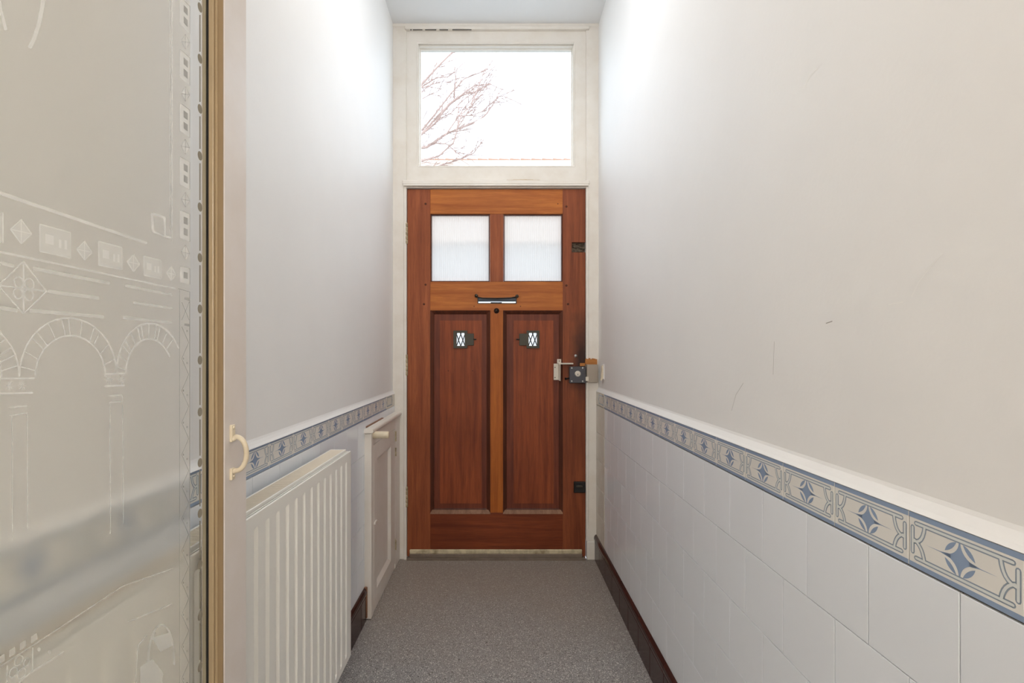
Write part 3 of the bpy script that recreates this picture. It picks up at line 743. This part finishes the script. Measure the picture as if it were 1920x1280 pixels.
# arches
def ell(cx, cy, rx, ry, a0, a1, n=22): return [(cx + rx*math.cos(math.radians(a0 + (a1-a0)*i/n)), cy - ry*math.sin(math.radians(a0 + (a1-a0)*i/n))) for i in range(n+1)]
def arch(cx, base, ro, rot, ri, rit, a0, a1, ci, nv=13):
    A = Art(); o = ell(cx, base, ro, rot, a0, a1); i_ = ell(ci, base + 4, ri, rit, a0, a1)
    A.line(o, 3.2); A.line(i_, 3.2)
    for k in range(1, nv):
        t = k/nv*22; j = int(t); A.line([o[j], i_[j]], 2)
    return A.obj('etched_arch', M['etch'], fg, 'etched round arch of wedge stones')
arch(127, 702, 91, 106, 66, 77, 180, 0, 131)
arch(280, 698, 62, 92, 44, 67, 180, 30, 279)
arch(-70, 706, 105, 110, 75, 80, 60, 0, -73, 6)
for (x0, x1, y0, y1) in ((-6, 64, 709, 736), (195, 236, 700, 722)):
    A = Art().line([(x0, y0 + 1), (x1, y0)], 3).line([(x0, y1 + 2), (x1 - 3, y1)], 3.5)
    for c_ in ((x0 + x1)/2 - 12, (x0 + x1)/2 + 12):
        for k in range(4):
            an = k*PI/4; A.line([(c_ - 7*math.cos(an), (y0+y1)/2 - 9*math.sin(an)), (c_ + 7*math.cos(an), (y0+y1)/2 + 9*math.sin(an))], 1.4)
    A.obj('etched_capital', M['etch'], fg)
Art().line([(16, 764), (50, 761)], 3).line([(17, 779), (49, 774)], 2.5).line([(21, 779), (22, 1010)], 1.6).line([(50, 774), (51, 990)], 1.8).obj('etched_column', M['etch_soft'], fg)
Art().line([(203, 742), (228, 741)], 2.5).line([(205, 754), (227, 753)], 2).line([(205, 754), (206, 1000)], 1.8).line([(229, 742), (230, 980)], 1.4).obj('etched_column', M['etch_soft'], fg)
# edge column of windows and diamonds
Art().line([(322, -30), (322, 452)], 3).line([(317.5, -30), (317.5, 430)], 1).obj('etched_line', M['etch_soft'], fg)
Art().ring([(284, 400), (308, 408), (309, 443), (286, 434)], 4.5).line([(309, 443), (322, 446)], 4).obj('etched_square', M['etch'], fg)
for k, cy in enumerate((-68, 29, 127, 226, 325, 424, 516)):
    h = 26 if k < 6 else 15
    sk = lambda x: (x - 346)*(VY - cy)/(VX - 346)
    P4 = lambda x0, x1, y0, y1: [(x0, cy + y0 + sk(x0)), (x1, cy + y0 + sk(x1)), (x1, cy + y1 + sk(x1)), (x0, cy + y1 + sk(x0))]
    Art().poly(P4(336.5, 354.5, -h, h)).obj('etched_window', M['etch'], fg)
    wn_ = Art()
    for (y0, y1) in (((-17, -4), (4, 17)) if k < 6 else ((-6, 6),)):
        wn_.poly(P4(343, 350.5, y0, y1), 0.0012)
    wn_.line(P4(336.5, 354.5, -h, h)[0:3], 1.0, 0.0012)
    wn_.obj('etched_grey_marks', M['etch_grey'], fg)  # grey squares and edge lines drawn in each etched window
    if k < 6:
        cyd = cy + 49; d = [(338.5, cyd - 1), (346, cyd - 14), (354, cyd + 2), (346.5, cyd + 14)]
        Art().poly(d).obj('etched_diamond', M['etch'], fg)
        Art().ring(d, 0.9, 0.0012).line([d[0], d[2]], 0.8, 0.0012).line([d[1], d[3]], 0.8, 0.0012).obj('etched_outline', M['etch_grey'], fg)
zg = Art().line([(355, 547), (355, 1290)], 1.6).line([(336, 543), (336, 1290)], 0.9).line([(333, 541), (355, 547)], 1.2)
zg.poly([(345, 557), (354.5, 559), (354.5, 564), (345, 561)]).poly([(345, 606), (354.5, 607), (354.5, 612), (345, 610)])
zg.line([(340, 566), (354, 600)], 0.9).line([(354, 566), (340, 600)], 0.9)
y = 612; left = True
while y < 1290:
    zg.line([(340 if left else 353, y), (353 if left else 340, y + 30)], 1.0)
    zg.poly(oval(350 if left else 343, y + 30 if not left else y + 8, 1.4, 2.2, 8)); y += 30; left = not left
zg.obj('etched_zigzag', M['etch_grey'], fg, 'thin grey zigzag border')
# lower figures
LB = Art().line([(-8, 1254), (95, 1187), (230, 1098), (322, 1066)], 3, w2=2).line([(20, 1290), (60, 1258), (118, 1222)], 3).line([(60, 1213), (60, 1258)], 3).line([(12, 1247), (12, 1290)], 2.5)
for (a, b, r_) in ((34, 1238, 8), (49, 1241, 6), (24, 1260, 8), (40, 1262, 8)): LB.ring(oval(a, b, r_, r_*1.1, 12, -0.5), 2.4)
LB.poly(oval(72, 1217, 3, 4, 10)).poly(oval(92, 1222, 3, 4, 10))
for (a, b) in ((2, 1230), (22, 1217), (42, 1204), (63, 1191)): LB.poly([(a-6, b+2), (a+5, b-5), (a+6, b+8), (a-6, b+15)])
LB.obj('etched_band', M['etch_soft'], fg)
AR = Art().line(ell(302, 1235, 24, 64, 200, -10), 3.5).line([(252, 1290), (258, 1210), (275, 1190)], 2.2).line([(270, 1290), (278, 1215), (290, 1185)], 2).line([(240, 1165), (322, 1132)], 2)
AR.poly([(284, 1195), (318, 1185), (322, 1210), (300, 1222)]).poly([(262, 1250), (285, 1235), (306, 1262), (300, 1290), (262, 1290)])
AR.obj('etched_niche', M['etch_soft'], fg)
# dots and dashes on the clear margin
DOTS = [-84, 14, 110, 204, 292, 388, 483, 579, 675, 772, 867, 962, 1058, 1154, 1250]
for k, cy in enumerate(DOTS):
    sk = (VY - cy)/(VX - 374)
    Art().poly(oval(374, cy, 4.4, 8.5, 16, sk), 0.0008).obj('etched_dot', M['etch_dark'], cg)
    if k + 1 < len(DOTS):
        ny = DOTS[k+1]; Art().poly([(372.8, cy + 14), (375.3, cy + 14), (375.3, ny - 13), (372.8, ny - 13)], 0.0008).obj('etched_dash', M['etch_dark'], cg)
# bow handle
hy = XA * -F / (VX - 434)
hz = lambda y: CH - (y - VY) * hy / F
hd = MB(); hd.bbox(XA - 0.001, XA + 0.004, hy - 0.006, hy + 0.006, hz(828), hz(796), 0.0015, 2)
hd.bbox(XA - 0.001, XA + 0.004, hy - 0.006, hy + 0.006, hz(899), hz(877), 0.0015, 2)
pts = [(XA + 0.001, hz(824)), (XA + 0.007, hz(819.5))]
za, zb_ = hz(818.5), hz(882)
for i in range(0, 13):
    t = PI/2 - PI*i/12; pts.append((XA + 0.008 + 0.0175*math.cos(t), (za+zb_)/2 + (za-zb_)/2*math.sin(t)))
pts += [(XA + 0.002, hz(884))]
bow = MB().tube([(a, hy, b) for a, b in pts], 0.0042, 10)
ho_ = hd.obj('handle_plate', M['handle'], gd)
bow.obj('bow_handle', M['handle'], gd, 'cream painted D-shaped bow handle')
for yy in (801, 892): MB().lathe((XA + 0.004, hy, hz(yy)), (1, 0, 0), [(0, 0.0026), (0.001, 0.0024), (0.0014, 0.001)], 8).obj('screw_head', M['handle'], ho_)
# frame of that inner doorway (behind the camera's view)
jf = thing('trim_2', (0, 0.0, 0), 'white frame of the inner doorway behind the camera', 'door frame', kind='structure')
MB().bbox(UL - 0.01, -0.455, -0.05, 0.03, 0, 2.25, 0.004).obj('jamb', M['doorwhite'], jf)
MB().bbox(0.42, UR + 0.01, -0.05, 0.03, 0, 2.25, 0.004).obj('jamb', M['doorwhite'], jf)
MB().bbox(UL - 0.01, UR + 0.01, -0.05, 0.03, 2.13, 2.25, 0.004).obj('head', M['doorwhite'], jf)

# ------------------------------------------------------------------ radiator
ra = thing('panel_radiator', (-0.53, 1.0, 0.155), 'white ribbed panel radiator on the left wall behind the open door', 'radiator')
RX = -0.497; RY0, RY1 = 0.34, 1.686; RZ0, RZ1 = 0.157, 0.8485; RB = 0.820
pm = MB()
prof = []                    # ribs along Y
npit = 26; pit = (RY1 - RY0 - 0.03) / npit
y = RY0 + 0.015; prof.append((RY0, 0)); 
for i in range(npit):
    prof += [(y + 0.001, -0.0), (y + 0.007, -0.006), (y + 0.014, -0.006), (y + 0.020, 0.0)]; y += pit
prof.append((RY1, 0))
def strip(z0, k0, z1, k1):
    v = []
    for (a, d) in prof: v += [(RX + d*k0, a, z0), (RX + d*k1, a, z1)]
    pm.add(v, [(2*i, 2*i+2, 2*i+3, 2*i+1) for i in range(len(prof)-1)])
strip(RZ0, 0, RZ0 + 0.022, 0); strip(RZ0 + 0.022, 0, RZ0 + 0.030, 1); strip(RZ0 + 0.030, 1, RB - 0.004, 1); strip(RB - 0.004, 1, RB, 0); strip(RB, 0, RZ1 - 0.002, 0)
pm.box(RX - 0.014, RX - 0.011, RY0, RY1, RZ0, RZ1 - 0.003)
pm.tube([(RX - 0.003, RY0, RZ1 - 0.003), (RX - 0.003, RY1, RZ1 - 0.003)], 0.003, 8)
pm.box(RX - 0.014, RX, RY0, RY0 + 0.001, RZ0, RZ1 - 0.003); pm.box(RX - 0.014, RX, RY1 - 0.001, RY1, RZ0, RZ1 - 0.003)
pm.obj('front_panel', M['rad'], ra)
GX0, GX1 = -0.565, -0.515; GZ = 0.853
gf = MB(); gf.bbox(GX0 - 0.0015, GX0 + 0.002, RY0, RY1, GZ - 0.02, GZ, 0.001); gf.bbox(GX1 - 0.002, GX1 + 0.0015, RY0, RY1, GZ - 0.02, GZ, 0.001)
gf.bbox(GX0, GX1, RY0, RY0 + 0.004, GZ - 0.02, GZ, 0.001); gf.bbox(GX0, GX1, RY1 - 0.004, RY1, GZ - 0.02, GZ, 0.001)
gfo = gf.obj('top_frame', M['rad'], ra)
sl = MB().bbox(GX0 + 0.002, GX1 - 0.002, -0.0016, 0.0016, -0.012, 0, 0.0006).mesh('grille_slat'); sl.materials.append(M['rad_grille'])
nsl = 200
for i in range(nsl):
    yy = RY0 + 0.007 + (RY1 - RY0 - 0.014)*i/(nsl-1)
    link('grille_slat', sl, None, gfo, None, (0, yy, GZ - 0.0008))
ep = MB(); ep.bbox(GX0, RX - 0.002, RY1 - 0.0015, RY1, RZ0 + 0.01, GZ - 0.006, 0.0005); ep.bbox(GX0, RX - 0.002, RY0, RY0 + 0.0015, RZ0 + 0.01, GZ - 0.006, 0.0005)
ep.obj('side_cover', M['rad'], ra)
MB().box(GX0 + 0.003, GX1, RY0 + 0.01, RY1 - 0.01, RZ0 + 0.03, GZ - 0.03).obj('convector_core', M['rad'], ra)
wbk = MB(); 
for yy in (0.55, 1.45): wbk.bbox(XL, GX0, yy, yy + 0.03, 0.25, 0.80, 0.001)
wbk.obj('wall_bracket', M['rad'], ra)

# ------------------------------------------------------------------ meter cupboard
CY0, CY1 = 2.20, YF - 0.002; CX = -0.558; CB = UL + 0.001
cb = thing('wall_cupboard', (CB, CY0, 0), 'low cream painted cupboard with panelled door beside the front door', 'cupboard')
dY0, dY1, dZ0, dZ1 = 2.245, 2.71, 0.035, 0.766
bo = MB(); 
bo.bbox(CB, CX, CY0, dY0 - 0.002, 0.004, 0.825, 0.003, 2); bo.bbox(CB, CX, dY1 + 0.002, CY1, 0.004, 0.825, 0.003)
bo.bbox(CB, CX, dY0 - 0.002, dY1 + 0.002, dZ1 + 0.002, 0.825, 0.001); bo.bbox(CB, CX - 0.004, dY0 - 0.002, dY1 + 0.002, 0.004, dZ0 - 0.002, 0.001)
bo.box(CB, CB + 0.006, dY0 - 0.002, dY1 + 0.002, dZ0, dZ1)
bo.obj('body', M['cupboard'], cb)
dd = MB()
pY0, pY1, pZ0, pZ1 = 2.30, 2.60, 0.097, 0.693
def yzframe(mb, a0, a1, b0, b1, c0, c1, d0, d1, xa, xb):
    mb.bbox(xa, xb, a0, c0, b0, b1, 0.0012); mb.bbox(xa, xb, c1, a1, b0, b1, 0.0012); mb.bbox(xa, xb, c0, c1, d1, b1, 0.0012); mb.bbox(xa, xb, c0, c1, b0, d0, 0.0012)
yzframe(dd, dY0, dY1, dZ0, dZ1, pY0, pY1, pZ0, pZ1, CX - 0.018, CX)
dd.box(CX - 0.016, CX - 0.013, pY0, pY1, pZ0, pZ1)
do = dd.obj('cupboard_door', M['cupboard'], cb)
v = []
i_ = 0.018
o_ = [(pY0, pZ0), (pY1, pZ0), (pY1, pZ1), (pY0, pZ1)]; n_ = [(pY0 + i_, pZ0 + i_), (pY1 - i_, pZ0 + i_), (pY1 - i_, pZ1 - i_), (pY0 + i_, pZ1 - i_)]
MB().add([(CX - 0.001, a, b) for a, b in o_] + [(CX - 0.0128, a, b) for a, b in n_], [(k, (k+1) % 4, 4 + (k+1) % 4, 4 + k) for k in range(4)]).obj('panel_moulding', M['cupboard'], do)
for (z0, z1) in ((0.70, 0.755), (0.62, 0.665), (0.11, 0.165)):
    h_ = MB().tube([(CX + 0.003, dY1 + 0.001, z0), (CX + 0.003, dY1 + 0.001, z1)], 0.0042, 8); h_.obj('hinge', M['hinge'], do)
MB().bbox(CX - 0.001, CX + 0.006, dY0 + 0.004, dY0 + 0.040, 0.404, 0.416, 0.002).obj('hook_catch', M['cupboard'], do)
Xk, Zk = px(697, 815, 2.235)
MB().lathe((CX - 0.001, 2.235, Zk), (1, 0, 0), [(0, 0.0165), (0.002, 0.0172), (0.066, 0.0158), (0.0705, 0.0145), (0.072, 0.011)], 20).obj('peg_knob', M['handle'], do, 'cream round peg knob sticking out')
sh = MB().prism([(CB, 0.827), (-0.551, 0.827), (-0.5475, 0.832), (-0.5475, 0.841), (-0.551, 0.846), (-0.578, 0.850), (-0.578, 0.846), (CB, 0.846)],
                lambda a, b: (a, CY0 - 0.012, b), lambda a, b: (a, CY1, b))
sh.obj('top_shelf', M['cupboard'], cb)
MB().bbox(CB + 0.002, -0.579, CY0 + 0.02, CY0 + 0.33, 0.845, 0.853, 0.002).obj('worn_batten', M['brownwood'], cb, 'strip of worn bare brown wood')
MB().bbox(CB, -0.5905, CY0 - 0.012, CY1, 0.846, 0.878, 0.003).obj('back_lip', M['cupboard'], cb)
MB().bbox(XL - 0.001, XL + 0.014, CY0 - 0.012, CY0 - 0.0005, 0.012, 0.15, 0.003).obj('end_fillet', M['brownwood'], cb)

# ------------------------------------------------------------------ small cleat on the right wall
X_, Z_ = px(1130, 698, 2.70)
cl = thing('cord_cleat', (UR, 2.71, 1.04), 'small cream cord cleat on the right wall beside the lock', 'cleat')
cz0, cz1 = px(0, 713, 2.72)[1], px(0, 684, 2.72)[1]
MB().prism([(UR + 0.001, cz0 + 0.012), (UR + 0.001, cz1), (UR - 0.010, cz1 - 0.004), (UR - 0.014, cz0 + 0.012), (UR - 0.019, cz0 + 0.004), (UR - 0.014, cz0), (UR - 0.006, cz0 + 0.010)],
           lambda a, b: (a, 2.70, b), lambda a, b: (a, 2.722, b)).obj('hook', M['handle'], cl)
MB().bbox(UR - 0.003, UR + 0.001, 2.692, 2.73, cz0 + 0.006, cz1 + 0.006, 0.001).obj('base_plate', M['plaster'], cl)

# ------------------------------------------------------------------ added fill lights, out of view
def opal(name, strength, col):  # emission material for the added fill lights
    return shader_mat(name, lambda t: (lambda n: (setattr(n.inputs[0], 'default_value', col), setattr(n.inputs[1], 'default_value', strength), n.outputs[0])[2])(t.nodes.new('ShaderNodeEmission')))
LX, LY = 0.0, -1.5
lp = thing('hall_fill_light', (LX, LY, 1.72), 'added fill light, an unseen glowing globe hung behind the camera', 'lamp')  # unseen globe added to light the hallway from behind
MB().lathe((LX, LY, 2.08), (0, 0, -1), [(0.18*(1 - math.cos(PI*i/12)), 0.18*math.sin(PI*i/12)) for i in range(13)], 24).obj('hall_fill_globe', opal('warm_fill_glow', FILL_HALL, (1.0, 0.91, 0.79, 1)), lp)
MB().lathe((LX, LY, ZC), (0, 0, -1), [(0, 0.06), (0.02, 0.06), (0.03, 0.008), (0.985, 0.008)], 16).obj('hall_fill_rod', M['iron'], lp)
lf = thing('front_fill_light', (0, 1.75, 2.95), 'added fill light, an unseen glowing bowl under the vestibule ceiling', 'lamp')  # unseen bowl added to brighten the vestibule from above
MB().lathe((0, 1.75, ZC - 0.025), (0, 0, -1), [(0, 0.20), (0.02, 0.20), (0.05, 0.17), (0.07, 0.11), (0.078, 0.001)], 28).obj('front_fill_bowl', opal('soft_fill_glow', FILL_FRONT, (0.91, 0.95, 1.0, 1)), lf)
MB().lathe((0, 1.75, ZC), (0, 0, -1), [(0, 0.21), (0.02, 0.215), (0.03, 0.205)], 28).obj('front_fill_rim', M['rad'], lf)

# ------------------------------------------------------------------ outside
gr = MB().box(-14, 14, YF + 0.13, 24, -0.35, -0.15).obj('ground', M['street'])
tag(gr, 'pale street pavement outside the front door', 'street', kind='structure')
HY = 16.0
_, zr = px(0, 299, HY)
hs = thing('house', (0, HY, -0.15), 'house across the street with an orange tiled roof ridge', 'house')
MB().box(-7, 7, HY - 3.4, HY + 3.4, -0.16, 4.6).obj('facade', M['facade'], hs)
MB().prism([(HY - 3.8, 4.5), (HY + 3.8, 4.5), (HY, zr)], lambda a, b: (-7.3, a, b), lambda a, b: (7.3, a, b)).obj('roof', M['rooftile'], hs)
for i in range(42):
    x = -7.2 + i*0.345
    MB().tube([(x, HY, zr - 0.03), (x + 0.33, HY, zr - 0.045)], 0.075, 8, r2=0.062).obj('ridge_tile', M['ridge'], hs)

def tree():
    random.seed(21)
    TY = 7.0
    t = thing('bare_tree', px(560, 0, TY)[:1] + (TY, -0.15), 'bare leafless tree seen through the left of the transom window', 'tree')
    Q = lambda x, y, d=0: (lambda q: Vector((q[0], TY + d, q[1])))(px(x, y, TY + d))
    base = Q(560, 600); base.z = -0.16
    fork = Q(585, 430)
    trunk = MB().tube([base, Q(566, 700) , Q(575, 520), fork], [0.16, 0.14, 0.12, 0.10], 10)
    trunk.obj('trunk', M['bark'], t)
    main = [  # limbs: picture points, depth offset, start and end radius
        ([(585, 430), (690, 345), (791, 251), (815, 232), (842, 195), (890, 160), (921, 158)], 0.0, 0.05, 0.006),
        ([(585, 430), (700, 330), (793, 248), (838, 200), (868, 178), (905, 168), (919, 156)], 0.35, 0.045, 0.005),
        ([(585, 430), (680, 320), (760, 280), (800, 276), (815, 266), (835, 252), (855, 243), (894, 229), (912, 214), (932, 184), (948, 184)], -0.2, 0.055, 0.005),
        ([(585, 430), (690, 300), (792, 243), (815, 215), (845, 176), (870, 148), (905, 134), (914, 128)], 0.7, 0.042, 0.004),
        ([(585, 430), (690, 270), (792, 157), (820, 126), (848, 98), (862, 82)], 0.5, 0.045, 0.012),
        ([(585, 430), (700, 360), (791, 301), (822, 293), (850, 268), (865, 215), (885, 195), (905, 140)], -0.4, 0.036, 0.004),
        ([(600, 430), (720, 380), (780, 330), (828, 309), (853, 302), (888, 287), (905, 264), (925, 240)], 0.2, 0.034, 0.004),
        ([(600, 420), (720, 250), (792, 162), (818, 146), (840, 144), (858, 130)], -0.1, 0.03, 0.004),
        ([(834, 255), (860, 218), (872, 200), (896, 172), (902, 168)], -0.2, 0.012, 0.004),
        ([(819, 225), (846, 212), (865, 190), (890, 172), (919, 157)], 0.3, 0.011, 0.004),
        ([(860, 218), (885, 216), (907, 208), (918, 196), (936, 180), (950, 182)], -0.2, 0.010, 0.003),
        ([(851, 184), (851, 170), (854, 150), (857, 126)], 0.0, 0.010, 0.004),
        ([(855, 245), (880, 205), (890, 190), (903, 168)], -0.3, 0.010, 0.004),
        ([(815, 268), (838, 270), (855, 285), (865, 292), (880, 298)], -0.2, 0.014, 0.004),
        ([(792, 165), (810, 158), (825, 155), (845, 155)], 0.2, 0.012, 0.003),
        ([(792, 185), (805, 178), (820, 172), (828, 160)], 0.2, 0.010, 0.003)]
    paths = []
    for pts, d, r0, r1 in main:
        P = [Q(a, b, d + random.uniform(-0.05, 0.05)) for a, b in pts]
        n = len(P); MB().tube(P, [0.58*(r0 + (r1 - r0)*(i/(n-1))**0.6) + 0.0025 for i in range(n)], 6).obj('branch', M['bark'], t)
        paths.append(P)
    tw = MB()
    for P in paths:
        for i in range(len(P) - 1):
            L = (P[i+1] - P[i]).length
            for k in range(max(1, int(L * 19))):
                u = random.random(); o = P[i].lerp(P[i+1], u)
                if o.x < -1.3 * (o.y/7): continue
                d = (P[i+1] - P[i]).normalized()
                ax = Vector((random.uniform(-0.3, 1), random.uniform(-0.7, 0.7), random.uniform(-0.5, 0.9))).normalized()
                d = (d*0.7 + ax*0.8).normalized(); ln = random.uniform(0.08, 0.42)
                mid = o + d*ln*0.5 + Vector((0, 0, random.uniform(-0.02, 0.03)))
                e = o + d*ln + Vector((random.uniform(-0.04, 0.04), 0, random.uniform(-0.04, 0.06)))
                tw.tube([o, mid, e], 0.0058, 4, cap=False, r2=0.0038)
                if random.random() < 0.6:
                    e2 = mid + (d + Vector((random.uniform(-.6, .6), random.uniform(-.4, .4), random.uniform(-.6, .6)))).normalized()*ln*0.5
                    tw.tube([mid, e2], 0.0045, 4, cap=False, r2=0.0032)
    q = tw.obj('twigs', M['bark'], t); q['kind'] = 'stuff'
tree()
